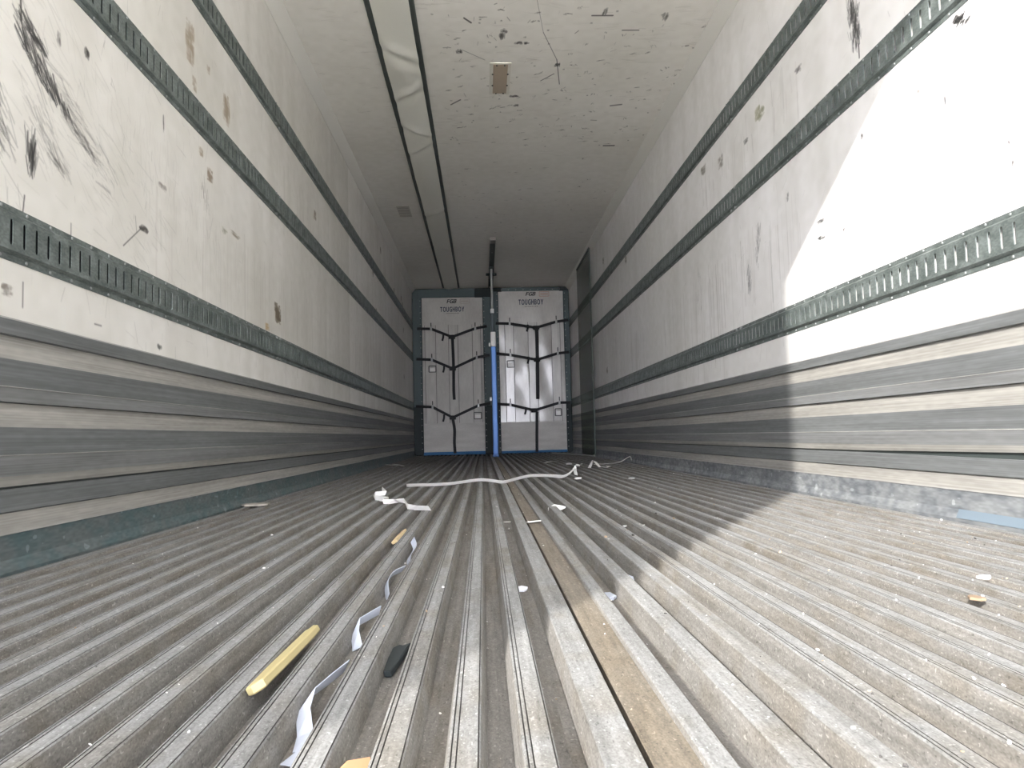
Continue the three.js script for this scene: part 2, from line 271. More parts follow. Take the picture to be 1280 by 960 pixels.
// ceiling
const ceiling = structure('ceiling');
{
  const scratch = (p, near) => {
    const r = p.r;
    for (let k = 0; k < (near ? 300 : 90); k++) { const x = -0.4 + r() * 1.6, z = near ? -3.4 - r() * 2.8 : -6.4 - r() * 3; const l = 0.01 + r() * r() * 0.06, an = r() * 3.1; if (r() < 0.2) p.spot(z, x, 0.012, 0.012, 0.35, '60,57,50'); else if (r() < 0.5) p.smear(z, x, z + 0.01, x + 0.03, 0.006, 6, 0.3, '70,66,58', 0.025, an); else p.line(z, x, z + Math.cos(an) * l, x + Math.sin(an) * l, 0.0015 + r() * 0.004, 0.15 + r() * 0.35, '62,58,52'); }
    for (let k = 0; k < (near ? 160 : 80); k++) { const x = -1.2 + r() * 2.4, z = near ? -3.4 - r() * 3 : -6.4 - r() * 4; p.smear(z, x, z, x + 0.1, 0.012, 5, 0.06, '96,88,72', 0.09, 1.57); }
    p.wear(near ? 500 : 300, 0.12);
  };
  const nearT = linerTex(1400, 1400, -6.4, ZR, -XW, XW, 505, (p) => {
    scratch(p, true);
    p.line(-4.04, 0.18, -4.38, 0.24, 0.003, 0.5); p.line(-4.38, 0.24, -4.71, 0.35, 0.004, 0.6); p.line(-4.71, 0.35, -5.05, 0.4, 0.006, 0.8); p.spot(-4.78, 0.36, 0.03, 0.03, 1, '25,25,22');
    p.line(-4.58, -0.24, -4.71, -0.1, 0.003, 0.5); p.spot(-4.6, -0.26, 0.03, 0.03, 0.8); p.spot(-4.42, 0.0, 0.05, 0.03, 0.8); p.spot(-4.36, 0.01, 0.03, 0.03, 0.6); p.spot(-4.5, 0.1, 0.02, 0.04, 0.8); p.spot(-4.5, 0.15, 0.02, 0.03, 0.8);
    p.line(-4.9, 0.35, -5.0, 0.27, 0.006, 0.6); p.spot(-5.23, 0.1, 0.02, 0.06, 0.8); p.spot(-5.38, 0.12, 0.03, 0.03, 0.6); p.line(-5.36, -0.34, -5.28, -0.27, 0.01, 0.6); p.line(-4.22, -0.22, -4.27, -0.18, 0.01, 0.7);
    p.line(-4.2, 0.5, -4.2, 0.62, 0.008, 0.6); p.spot(-4.16, 0.57, 0.05, 0.02, 0.6); p.line(-4.36, 0.7, -4.36, 0.8, 0.006, 0.6); p.spot(-4.22, 0.92, 0.05, 0.03, 0.6); p.line(-5.4, 0.8, -5.38, 0.88, 0.012, 0.5); p.line(-6.17, 0.87, -6.17, 0.96, 0.014, 0.7);
  }, [238, 235, 226], false);
  const farT = linerTex(1400, 560, LEN1, -6.4, -XW, XW, 606, (p) => scratch(p, false), [238, 235, 226], false);
  for (const [z0, z1, m] of [[-6.4, ZR, nearT], [LEN1, -6.4, farT]]) {
    const g = box(2 * XW + 0.12, 0.08, z1 - z0, 0, YC + 0.04, (z0 + z1) / 2), p = g.attributes.position, u = g.attributes.uv;
    for (let i = 0; i < p.count; i++) u.setXY(i, (p.getZ(i) - z0) / (z1 - z0), (p.getX(i) + XW) / (2 * XW));
    mesh('ceiling_panel', g, linerMat(m), ceiling);
  }
}

// closing wall in front of which the bulkhead stands, rear frame, ground, unseen light blockers added outside
mesh('wall_front', box(2 * XW + 0.24, 2.95, 0.06, 0, 1.24, LEN1 - 0.03), darkMat, scene, { kind: 'structure' });
mesh('trim_1', merge([box(2.74, 0.2, 0.05, 0, 2.68, -0.455), box(0.12, 2.9, 0.05, -1.315, 1.2, -0.455), box(0.12, 2.9, 0.05, 1.315, 1.2, -0.455), box(2.74, 0.12, 0.05, 0, -0.1, -0.455)]), std({ color: 0xc8cac8, roughness: 0.4, metalness: 0.5 }), scene, { kind: 'structure' });
mesh('ground', box(60, 0.2, 60, 0, -1.42, 12), std({ color: 0xc8c4ba, roughness: 0.9 }), scene, { kind: 'structure' });
// unseen blockers added behind the camera to shape sun and sky light
const blockerMat = std({ color: 0x9a988f, roughness: 0.9 });
mesh('added_sun_blocker', rbox(1.1, 7.5, 0.5, -2.533, 2.43, 1.85, 0.02), blockerMat, scene, { kind: 'structure' });
mesh('added_sun_blocker', rbox(0.2, 7.5, 0.16, -0.465, 2.43, 1.28, 0.02), blockerMat, scene, { kind: 'structure' });
mesh('added_sky_blocker', rbox(9, 0.16, 6.2, 0, 6.25, 2.9, 0.02), blockerMat, scene, { kind: 'structure' });
mesh('added_side_blocker', box(0.3, 7.5, 6.6, 2.05, 2.43, 3.1), std({ color: 0x565a5c, roughness: 0.9 }), scene, { kind: 'structure' });
mesh('added_side_blocker', box(0.3, 7.5, 4.2, -3.6, 2.43, 1.8), std({ color: 0x565a5c, roughness: 0.9 }), scene, { kind: 'structure' });

// ---------------------------------------------------------------- cargo rails
{
  const PITCH = 0.0508, SEG = PITCH * 60, H = 0.064, W = 0.042, OUT = 0.013;
  function section() {
    const s = new THREE.Shape(); s.moveTo(0, -W); s.lineTo(SEG - 0.003, -W); s.lineTo(SEG - 0.003, W); s.lineTo(0, W); s.closePath();
    for (let k = 0; k < 60; k++) { const x = PITCH * (k + 0.5), h = new THREE.Path(), a = 0.0062, b = 0.03; h.moveTo(x - a, -b + a); h.lineTo(x - a * 0.6, -b); h.lineTo(x + a * 0.6, -b); h.lineTo(x + a, -b + a); h.lineTo(x + a, b - a); h.lineTo(x + a * 0.6, b); h.lineTo(x - a * 0.6, b); h.lineTo(x - a, b - a); h.closePath(); s.holes.push(h); }
    const web = new THREE.ExtrudeGeometry(s, { depth: 0.0025, bevelEnabled: false }).translate(0, 0, OUT - 0.0025);
    // flanges and slopes: profile in (depth, y) turned to run along x
    const side = (f) => prism([[0, H * f], [0.0025, H * f], [0.0025, 0.0495 * f], [OUT, W * f], [OUT - 0.0025, W * f], [0, 0.0475 * f]], 0, SEG - 0.003, 1, 0.05).applyMatrix4(new THREE.Matrix4().makeBasis(new THREE.Vector3(0, 0, 1), new THREE.Vector3(0, 1, 0), new THREE.Vector3(1, 0, 0)));
    const parts = [web.toNonIndexed ? web : web, side(1), side(-1)].map((g) => (g.index ? g.toNonIndexed() : g));
    for (const q of [1, 2]) { // makeBasis above mirrors: flip the winding back
      const a = parts[q].attributes; for (const n of ['position', 'uv']) { const t = a[n].array, k = a[n].itemSize; for (let i = 0; i < a[n].count; i += 3) for (let m = 0; m < k; m++) { const x = t[(i + 1) * k + m]; t[(i + 1) * k + m] = t[(i + 2) * k + m]; t[(i + 2) * k + m] = x; } } parts[q].computeVertexNormals();
    }
    const g = merge(parts), p = g.attributes.position, u = g.attributes.uv;
    for (let i = 0; i < p.count; i++) u.setXY(i, p.getY(i) + p.getZ(i), p.getX(i));
    return g;
  }
  const sec = section();
  const rv = []; for (let k = 0; k < 30; k++) for (const f of [-1, 1]) rv.push(new THREE.CylinderGeometry(0.0036, 0.0045, 0.0024, 8).rotateX(Math.PI / 2).translate(PITCH * (2 * k + 1), f * 0.057, 0.0036));
    for (const [x, y] of [[0.03, 0.055], [0.03, -0.055], [SEG - 0.035, 0.055], [SEG - 0.035, -0.055]]) rv.push(new THREE.CylinderGeometry(0.007, 0.008, 0.006, 10).rotateX(Math.PI / 2).translate(x, y, 0.005));
  const rivets = merge(rv);
  const names = { '-10': 'lowest slotted grey cargo rail along the fully shaded trailer wall', '-11': 'middle slotted grey cargo rail along the fully shaded trailer wall', '-12': 'topmost slotted grey cargo rail along the fully shaded trailer wall',
    '10': 'lowest slotted cargo rail crossing the sunlit patch of the wall', '11': 'middle slotted cargo rail on the partly sunlit wall, sun touching only its end', '12': 'topmost slotted cargo rail on the partly sunlit wall, itself all in shade' };
  for (const side of [-1, 1]) [0.773, 1.548, 2.042].forEach((y, i) => {
    const gr = group('cargo_rail', { label: names['' + side + i], category: 'rail', group: 'slotted cargo rails along the walls' }, [side * XW, y, 0]);
    const first = -1.105;                                     // joint nearest the camera
    for (let k = -1; k < 4; k++) {
      const start = first - k * SEG, a = Math.min(start, LEN0 - 0.03);
      if (k === -1) { // short rest at the open end
        const n = 0.6; const g2 = box(0.013, 0.084, n, -side * 0.0075, 0, LEN0 - 0.01 - n / 2); mesh('rail_end', g2, railMat, gr); continue;
      }
      const m = mesh('rail_section', sec, railMat, gr);
      m.position.z = side < 0 ? start : start - SEG; m.rotation.y = side < 0 ? Math.PI / 2 : -Math.PI / 2;
      mesh('rivets', rivets, rivetMat, m, { kind: 'stuff' });
      if (side < 0) mesh('slot_shade_strip', box(SEG - 0.01, 0.078, 0.0015, SEG / 2, 0, 0.0035), slotShadeMat, m);  // added dark strip painting cavity shade behind the slots
    }
  });
}

// ---------------------------------------------------------------- air chute under the ceiling
{
  const t = group('air_chute', { label: 'long pale wrinkled vinyl air chute between two dark strips under the ceiling', category: 'air duct' }, [0, YC, 0]);
  const x0 = -0.733, x1 = -0.499, z0 = -0.9, z1 = -12.04, nx = 14, nz = 420, g = new THREE.PlaneGeometry(1, 1, nx, nz), p = g.attributes.position;
  const wa = noise2(71, 3, 26), wb = noise2(72, 5, 60);
  const folds = [[-4.55, 0.02, -1], [-5.1, 0.016, 1], [-5.75, 0.02, -1], [-6.1, 0.018, 1], [-7.9, 0.02, 1], [-9.4, 0.012, -1], [-3.4, 0.02, 1]];
  for (let i = 0; i < p.count; i++) {
    const u = p.getX(i) + 0.5, v = 0.5 - p.getY(i), z = z0 + (z1 - z0) * v, arch = Math.sin(Math.PI * u);
    let y = -0.012 - 0.026 * Math.pow(arch, 0.7) - arch * ((wa(u * 0.33, v) - 0.5) * 0.03 + (wb(u * 0.3, v) - 0.5) * 0.008);
    for (const [fz, a, s] of folds) { const d = z - fz - s * (u - 0.5) * 0.25; y += -a * arch * Math.exp(-d * d / 0.003) + a * arch * Math.exp(-((d + 0.09) ** 2) / 0.004); }
    p.setXYZ(i, x0 + (x1 - x0) * u, Math.min(y, -0.004), z);
  }
  g.computeVertexNormals();
  mesh('vinyl_sheet', g, std({ color: 0xeae9de, roughness: 0.42, side: THREE.DoubleSide }), t);
  for (const [a, b] of [[-0.751, -0.716], [-0.516, -0.484]]) mesh('retaining_strip', prism([[a, 0], [a, -0.014], [a + 0.006, -0.019], [b - 0.006, -0.019], [b, -0.014], [b, 0]], z0, z1, 1), std({ color: 0x4a514d, roughness: 0.55, metalness: 0.2 }), t);
}

// ---------------------------------------------------------------- patches on the ceiling
{
  const t = group('patch_plate', { label: 'small beige patch plate riveted to the ceiling inside white sealant', category: 'plate' }, [0, YC, -4.97]);
  mesh('sealant_bead', merge([rbox(0.022, 0.006, 0.45, -0.058, -0.002, 0), rbox(0.022, 0.006, 0.45, 0.056, -0.002, 0), rbox(0.1, 0.006, 0.02, -0.001, -0.002, 0.216), rbox(0.1, 0.006, 0.02, -0.001, -0.002, -0.214)]), std({ color: 0xdedbd0, roughness: 0.4 }), t);
  mesh('plate', rbox(0.094, 0.006, 0.41, -0.001, -0.003, 0, 0.002), std({ color: 0xae9f8b, roughness: 0.35 }), t);
  for (const [x, z] of [[-0.05, 0.08], [-0.05, -0.08], [0.048, 0.08], [0.048, -0.08], [-0.025, 0.2], [0.025, 0.2], [-0.025, -0.2], [0.025, -0.2]]) mesh('rivet', new THREE.SphereGeometry(0.006, 8, 6).translate(x, -0.006, z), darkMat, t);
  const q = group('patch_plate', { label: 'faint rectangular patch on the ceiling between the air chute and the shaded wall', category: 'plate' }, [-0.93, YC, -7.94]);
  mesh('plate', rbox(0.13, 0.005, 0.38, 0, -0.002, 0, 0.002), std({ color: 0xc2beb2, roughness: 0.45 }), q);
  for (let k = 0; k < 4; k++) mesh('rib', rbox(0.11, 0.004, 0.02, 0, -0.006, -0.13 + k * 0.085, 0.0015), std({ color: 0xa9a59a, roughness: 0.5 }), q);
}

// ---------------------------------------------------------------- bulkhead panels
const font = await new FontLoader().loadAsync('fonts/droid/droid_sans_bold.typeface.json');
const bd = noise2(81, 5, 9), be = noise2(82, 60, 60);
const boardMap = dataTex(256, 512, (u, v) => { const b = 188 + (bd(u, v) - 0.5) * 16 + (be(u, v) - 0.5) * 8; return [b + 3, b, b - 6]; });
const sealMat = std({ color: 0x566364, roughness: 0.7 }), sealDark = std({ color: 0x2f3738, roughness: 0.75 }), strapMat = std({ color: 0x16181b, roughness: 0.7 }), buckleMat = std({ color: 0xa3a4a1, roughness: 0.4, metalness: 0.4 });
const hemMat = std({ color: 0x2f6390, roughness: 0.7 }), ribLine = std({ color: 0x6b6a66, roughness: 0.6 });
function makeBulkhead(o) {
  const { x0, x1, y0, y1, e0, e1, gloss } = o, Z = -12.14, t = group('bulkhead_panel', { label: o.label, category: 'bulkhead', group: 'strapped insulated bulkhead panels' }, [(x0 + x1) / 2, 0, Z]);
  const cx = (x0 + x1) / 2, L = (x) => x - cx, w = x1 - x0, h = y1 - y0;
  const boardMat = new THREE.MeshPhysicalMaterial({ map: boardMap, roughness: gloss ? 0.35 : 0.6, clearcoat: gloss ? 0.75 : 0, clearcoatRoughness: 0.18 });
  const kickMat = std({ map: boardMap, roughness: 0.6 });
  // board: a box whose middle bulges a little where the cover is glossy
  const g = new THREE.BoxGeometry(w, h, 0.06, 24, 40, 1), p = g.attributes.position;
  for (let i = 0; i < p.count; i++) if (p.getZ(i) > 0) { const u = p.getX(i) / w, v = p.getY(i) / h; p.setZ(i, 0.03 + (gloss ? 0.014 * Math.cos(u * 11 + 1) * Math.cos(v * 13 + u * 3) * Math.exp(-((v - 0.02) ** 2) * 14) + 0.01 * Math.cos(u * 3) * Math.cos(v * 3) : 0)); }
  g.computeVertexNormals();
  mesh('board', g.translate(0, y0 + h / 2, -0.03), boardMat, t);
  mesh('kick_plate', rbox(w - 0.004, o.seam - y0, 0.014, 0, (o.seam + y0) / 2, 0.012, 0.003), kickMat, t);
  for (const [a, b] of o.ribs) { const r = mesh('stiffener', rbox(b - a, o.ribTop - o.seam - 0.005, 0.016, L((a + b) / 2), (o.ribTop + o.seam) / 2, 0.02, 0.004), boardMat, t); mesh('edge_line', merge([box(0.008, o.ribTop - o.seam, 0.006, L(a) - 0.003, (o.ribTop + o.seam) / 2, 0.02), box(0.008, o.ribTop - o.seam, 0.006, L(b) + 0.003, (o.ribTop + o.seam) / 2, 0.02)]), ribLine, r); }
  // dark foam seals round the board, heavier towards the floor
  const sl = (a, b, c, d, m, z = 0.0, th = 0.09) => mesh('seal', rbox(b - a, d - c, th, L((a + b) / 2), (c + d) / 2, z, 0.012), m, t);
  sl(e0, x0 - 0.004, 0.75, y1, sealMat, -0.02); sl(x1 + 0.004, e1, 0.75, y1, sealMat, -0.02);
  sl(e0, x0 - 0.004, 0.012, 0.76, sealDark, -0.01, 0.1); sl(x1 + 0.004, e1, 0.012, 0.76, sealDark, -0.01, 0.1);
  sl(e0, e1, y1, YC - 0.005, sealMat, -0.04, 0.07); sl(o.corner ? x1 - 0.06 : x1 - 0.12, e1, y1 - 0.005, YC - 0.01, sealDark, -0.02, 0.09); if (o.corner) sl(e0, x0 + 0.06, y1 - 0.005, YC - 0.01, sealDark, -0.02, 0.09);
  mesh('hem', rbox(w, y0 - 0.006, 0.05, 0, y0 / 2 + 0.004, 0.0, 0.008), hemMat, t);
  // rivets along the board edge
  const rl = []; for (let k = 0; k < 26; k++) { const y = y0 + 0.05 + k * (h - 0.1) / 25; for (const x of [x0 - 0.02, x1 + 0.02]) rl.push(new THREE.SphereGeometry(0.008, 8, 6).translate(L(x), y, 0.04)); }
  if (gloss) for (let k = 0; k < 9; k++) rl.push(new THREE.SphereGeometry(0.008, 8, 6).translate(L(x0 + 0.05 + k * (w - 0.1) / 8), y1 + 0.02, 0.02));
  mesh('rivets', merge(rl), rivetMat, t, { kind: 'stuff' });
  // V-shaped straps with buckles, and the hanging pull straps
  for (const s of o.straps) {
    const pts = s.map(([x, y], i) => [L(x), y, i === 0 || i === 4 ? 0.055 : 0.075, 0, 1, 0]);
    const m = mesh('strap', ribbon(pts, 0.042, 0.006), strapMat, t);
    for (const i of [1, 3]) { mesh('buckle', rbox(0.03, 0.066, 0.014, L(s[i][0]), s[i][1], 0.083, 0.004), buckleMat, m); mesh('strap_tail', rbox(0.014, 0.07, 0.006, L(s[i][0]), s[i][1] + 0.06, 0.075, 0.002), strapMat, m); }
    mesh('knot', rbox(0.1, 0.065, 0.022, L(s[2][0]), s[2][1], 0.08, 0.008), strapMat, m);
    const tail = mesh('loose_end', ribbon([[L(s[2][0]) - 0.13, s[2][1] + 0.05, 0.085, 1, 0, 0], [L(s[2][0]) - 0.135, s[2][1] - 0.01, 0.092, 1, 0, 0], [L(s[2][0]) - 0.15, s[2][1] - 0.06, 0.09, 1, 0, 0]], 0.03, 0.005), strapMat, m); tail.name = 'loose_end';
  }
  for (const v of o.pulls) mesh('pull_strap', ribbon(smooth(v.map(([x, y]) => [L(x), y, 0.082]), 4).map((q) => [...q, 1, 0, 0]), v.w || 0.045, 0.006), strapMat, t);
  for (const [a, b, c, d] of o.latches) { const k = mesh('latch', merge([rbox(b - a, 0.014, 0.03, L((a + b) / 2), d, 0.03), rbox(b - a, 0.012, 0.03, L((a + b) / 2), c, 0.03), rbox(0.014, d - c, 0.03, L(a), (c + d) / 2, 0.03), rbox(0.014, d - c, 0.03, L(b), (c + d) / 2, 0.03)]), std({ color: o.paleLatch ? 0xb9b8b2 : 0x4a4a48, roughness: 0.5 }), t); mesh('latch_pad', rbox(b - a - 0.03, (d - c) * 0.55, 0.02, L((a + b) / 2), (c * 0.62 + d * 0.38), 0.032), whitePlasticMat, k); }
  // printed lettering
  const text = (s, a, b, c, d, mat, shear, gap) => {
    let gs = [], x = 0; for (const ch of s) { const q = new TextGeometry(ch, { font, size: 1, depth: 0.02, curveSegments: 3 }); q.computeBoundingBox(); gs.push(q.translate(x - q.boundingBox.min.x, 0, 0)); x += q.boundingBox.max.x - q.boundingBox.min.x + gap; }
    const q = merge(gs); q.computeBoundingBox(); const bb = q.boundingBox;
    q.translate(-bb.min.x, -bb.min.y, -bb.min.z); q.applyMatrix4(new THREE.Matrix4().makeShear(0, 0, shear, 0, 0, 0)); q.computeBoundingBox();
    q.scale((b - a) / q.boundingBox.max.x, (d - c) / q.boundingBox.max.y, 0.05); return mesh('lettering', q.translate(L(a), c, o.gloss ? 0.012 : 0.0008), mat, t);
  };
  text('FGB', ...o.logo, std({ color: 0x1b1d1f, roughness: 0.6 }), 0.25, 0.06);
  text('TOUGHBOY', ...o.word, std({ color: 0x27324a, roughness: 0.6 }), 0, 0.16);
  { const [a, b, c, d] = o.stamp; mesh('sticker', merge([box(b - a, 0.008, 0.003, L((a + b) / 2), d, 0.012), box(b - a, 0.008, 0.003, L((a + b) / 2), c, 0.012), box(0.008, d - c, 0.003, L(a), (c + d) / 2, 0.012), box(0.008, d - c, 0.003, L(b), (c + d) / 2, 0.012), box((b - a) * 0.8, 0.012, 0.003, L((a + b) / 2), (c + d) / 2, 0.012)]), std({ color: o.stampColor, roughness: 0.6 }), t); }
  { const [a, b, y] = o.underline; mesh('small_print', merge([0, 1, 2, 3, 4, 5, 6, 7].map((k) => box((b - a) / 8 * 0.6, 0.012, 0.003, L(a + (k + 0.5) * (b - a) / 8), y, 0.012))), std({ color: 0x77756f, roughness: 0.7 }), t); }
  return t;
}
makeBulkhead({
  label: 'matt insulated bulkhead panel between the shaded wall and the blue pole', gloss: false, x0: -1.088, x1: -0.132, y0: 0.055, y1: 2.475, e0: -1.235, e1: 0.0, seam: 0.5, ribTop: 2.04,
  ribs: [[-1.041, -0.879], [-0.672, -0.531], [-0.3, -0.175]],
  straps: [[[-1.16, 1.985], [-0.941, 1.975], [-0.619, 1.842], [-0.253, 1.968], [-0.07, 2.003]], [[-1.18, 1.508], [-0.937, 1.49], [-0.616, 1.346], [-0.238, 1.513], [-0.037, 1.547]], [[-1.2, 0.771], [-0.938, 0.753], [-0.631, 0.584], [-0.229, 0.761], [-0.042, 0.794]]],
  pulls: [[[-0.61, 1.83], [-0.602, 1.345], [-0.606, 1.0], [-0.6, 0.86]], [[-0.631, 0.572], [-0.606, 0.4], [-0.612, 0.2], [-0.604, 0.03]]],
  latches: [[-0.988, -0.878, 1.301, 1.395], [-0.3, -0.184, 0.555, 0.655]],
  logo: [-0.694, -0.535, 2.385, 2.45], word: [-0.797, -0.418, 2.25, 2.33], stamp: [-0.481, -0.335, 2.38, 2.448], stampColor: 0xa89d94, underline: [-0.7, -0.498, 2.225],
});
makeBulkhead({
  label: 'glossy bulging bulkhead panel between the blue pole and the wall with the hanging vinyl strip', gloss: true, corner: true, paleLatch: false, x0: 0.118, x1: 1.145, y0: 0.045, y1: 2.558, e0: 0.006, e1: 1.235, seam: 0.49, ribTop: 2.06,
  ribs: [[0.212, 0.344], [0.578, 0.714], [0.946, 1.078]],
  straps: [[[0.07, 2.045], [0.289, 2.033], [0.703, 1.961], [1.021, 2.05], [1.215, 2.078]], [[0.06, 1.572], [0.289, 1.54], [0.702, 1.456], [1.032, 1.55], [1.215, 1.57]], [[0.058, 0.78], [0.27, 0.762], [0.64, 0.666], [1.035, 0.776], [1.215, 0.777]]],
  pulls: [Object.assign([[0.712, 1.94], [0.708, 1.455], [0.703, 1.1], [0.698, 0.84]], { w: 0.055 }), [[0.68, 0.645], [0.672, 0.4], [0.666, 0.2], [0.663, 0.02]]],
  latches: [[0.237, 0.347, 1.35, 1.453], [0.969, 1.066, 0.575, 0.683]],
  logo: [0.55, 0.716, 2.48, 2.54], word: [0.44, 0.832, 2.338, 2.424], stamp: [0.771, 0.922, 2.47, 2.54], stampColor: 0xb08878, underline: [0.53, 0.75, 2.31],
});

// ---------------------------------------------------------------- ceiling track and load pole in front of the bulkhead
{
  const t = group('ceiling_track', { label: 'dark channel track hung under the ceiling above the blue pole', category: 'track' }, [0, YC, 0]);
  mesh('channel', prism([[-0.034, 0.004], [-0.034, -0.035], [-0.02, -0.035], [-0.02, -0.012], [0.02, -0.012], [0.02, -0.035], [0.034, -0.035], [0.034, 0.004]], -9.15, -12.0), std({ color: 0x333b3b, roughness: 0.5, metalness: 0.3 }), t);
  mesh('end_cap', rbox(0.07, 0.042, 0.16, 0, -0.02, -9.11, 0.006), std({ color: 0x8b8780, roughness: 0.5 }), t);
  mesh('cross_bracket', rbox(0.15, 0.03, 0.05, 0, -0.055, -10.9, 0.006), sealDark, t);
  mesh('screw', new THREE.CylinderGeometry(0.012, 0.012, 0.006, 10).translate(0, -0.015, -9.75), rivetMat, t);
  const q = group('load_pole', { label: 'blue telescopic load pole braced upright before the bulkhead seam', category: 'pole' }, [-0.005, 0, -10.5]);
  mesh('lower_tube', rbox(0.072, 1.46, 0.072, 0.006, 0.765, 0, 0.014), std({ color: 0x4a80c8, roughness: 0.42, metalness: 0.1 }), q);
  mesh('sticker_band', rbox(0.07, 0.2, 0.07, 0.007, 1.595, 0, 0.012), whitePlasticMat, q);
  mesh('upper_tube', new THREE.CylinderGeometry(0.016, 0.016, 0.9, 16).translate(0, 2.145, 0), buckleMat, q);
  mesh('sleeve', new THREE.CylinderGeometry(0.026, 0.026, 0.26, 16).translate(0.003, 1.82, 0), std({ color: 0x5a6468, roughness: 0.5 }), q);
  mesh('collar', rbox(0.05, 0.06, 0.05, 0, 1.985, 0, 0.01), whitePlasticMat, q);
  mesh('foot', rbox(0.085, 0.035, 0.085, 0.006, 0.0185, 0, 0.008), std({ color: 0x3c69a8, roughness: 0.5 }), q);
  mesh('top_pad', rbox(0.06, 0.03, 0.06, 0, 2.578, 0, 0.006), sealDark, q);
  for (const y of [0.78, 1.52]) mesh('lock_pin', rbox(0.03, 0.05, 0.03, -0.045, y, 0.02, 0.006), buckleMat, q);
}

// ---------------------------------------------------------------- vinyl strip hanging on the wall, rod on the floor
{
  const t = group('vinyl_strip', { label: 'tall grey green vinyl strip hanging flat against the wall near the bulkhead', category: 'strip curtain' }, [1.205, 0, -10.15]);
  mesh('sheet', box(0.006, 2.6, 1.26, 0, 1.31, 0), std({ color: 0x75827a, roughness: 0.8, transparent: true, opacity: 0.36 }), t);
  mesh('edge_hem', rbox(0.012, 2.6, 0.05, 0, 1.31, 0.64, 0.004), std({ color: 0x4f5854, roughness: 0.6 }), t);
  mesh('hanger_strip', rbox(0.02, 0.035, 1.3, 0.004, 2.6, 0, 0.005), sealDark, t);
  const r = group('floor_rod', { label: 'thin pale rod lying on the ribs from the bulkhead to the hanging vinyl strip', category: 'rod' });
  mesh('rod', new THREE.TubeGeometry(new THREE.CatmullRomCurve3([[0.86, 0.008, -11.6], [1.0, 0.009, -10.8], [1.12, 0.008, -10.1], [1.2, 0.008, -9.55]].map((v) => new THREE.Vector3(...v))), 24, 0.007, 8), std({ color: 0xc9cac6, roughness: 0.4 }), r);
  mesh('rod_tip', new THREE.SphereGeometry(0.012, 10, 8).translate(1.2, 0.012, -9.55), whitePlasticMat, r);
}

// ---------------------------------------------------------------- litter on the floor
const stripMat = std({ color: 0xebe9e4, roughness: 0.5 }), bluishMat = std({ color: 0xb9bfca, roughness: 0.5 });
const thing = (name, geo, mat, label, category, grp) => mesh(name, geo, mat, scene, grp ? { label, category, group: grp } : { label, category });
thing('packing_strap', ribbon(smooth([[-0.612, 0.009, -4.52], [-0.45, 0.009, -4.52], [-0.352, 0.011, -4.54], [-0.25, 0.022, -4.56], [-0.18, 0.026, -4.58], [-0.11, 0.018, -4.57], [-0.058, 0.009, -4.58], [0.02, 0.02, -4.66], [0.112, 0.034, -4.72], [0.2, 0.032, -4.74], [0.275, 0.026, -4.76], [0.32, 0.02, -4.8], [0.36, 0.034, -4.82], [0.395, 0.064, -4.84], [0.4, 0.072, -4.86], [0.405, 0.054, -4.88], [0.415, 0.022, -4.9]], 3).map((q) => [...q, 0.1, 0.62, 0.75]), 0.026, 0.0018), stripMat, 'long white plastic strap lying across many floor ribs', 'strap');
thing('packing_strap', ribbon([[-0.665, 0.034, -3.85, 0.2, 0.6, 0.7], [-0.635, 0.02, -3.75, 0.2, 0.6, 0.7], [-0.69, 0.018, -3.76, 0.2, 0.6, 0.7], [-0.665, 0.01, -3.6, 0.2, 0.6, 0.7], [-0.59, 0.009, -3.5, 0.1, 0.6, 0.7], [-0.6, 0.008, -3.38, 0.1, 0.6, 0.7], [-0.54, 0.013, -3.36, 0, 0.5, 0.8], [-0.5, 0.017, -3.3, 0, 0.5, 0.8], [-0.468, 0.009, -3.1, 0.2, 0.6, 0.7], [-0.42, 0.009, -3.04, 0, 0.6, 0.7], [-0.375, 0.01, -3.0, 0, 0.6, 0.7]], 0.024, 0.0018), stripMat, 'zigzag bent white plastic strap near the long straight strap', 'strap');
thing('packing_strap', merge([ribbon(smooth([[-1.27, 0.004, -8.4], [-1.2, 0.006, -8.2], [-1.1, 0.004, -7.98]], 3), 0.022, 0.002), ribbon(smooth([[-1.2, 0.008, -8.4], [-1.1, 0.008, -8.1], [-1.03, 0.004, -7.85]], 3), 0.022, 0.002)]).translate(0.06, 0, 0), stripMat, 'crossed pale strap scrap far back beside the shaded wall', 'strap');
// curls stuck in one channel
const ch = -0.353;
thing('paper_strip', ribbon(smooth([[ch - 0.008, 0.005, -2.13], [ch + 0.004, -0.008, -2.06], [ch - 0.004, -0.02, -2.0], [ch - 0.002, -0.029, -1.94]], 4).map((q) => [...q, 0.5, 0.7, 0.2]), 0.018, 0.001), bluishMat, 'thin white paper curl in a channel, farthest of the four in that channel', 'paper');
thing('paper_strip', ribbon(smooth([[ch + 0.012, -0.001, -1.7], [ch - 0.006, -0.004, -1.66], [ch - 0.012, -0.012, -1.6], [ch - 0.002, -0.028, -1.53]], 4).map((q) => [...q, 0.4, 0.7, 0.5]), 0.018, 0.001), bluishMat, 'white paper curl bent like a hook, second farthest in its channel', 'paper');
thing('paper_strip', ribbon([[ch + 0.014, -0.001, -1.3, 0.2, 0.9, 0.3], [ch - 0.012, -0.006, -1.24, 0.3, 0.8, 0.4], [ch - 0.012, -0.016, -1.21, 0.6, 0.4, 0.4], [ch - 0.002, -0.028, -1.17, 0.8, 0.2, 0.3]], 0.016, 0.001), bluishMat, 'small white paper curl in the channel beside the dark scrap', 'paper');
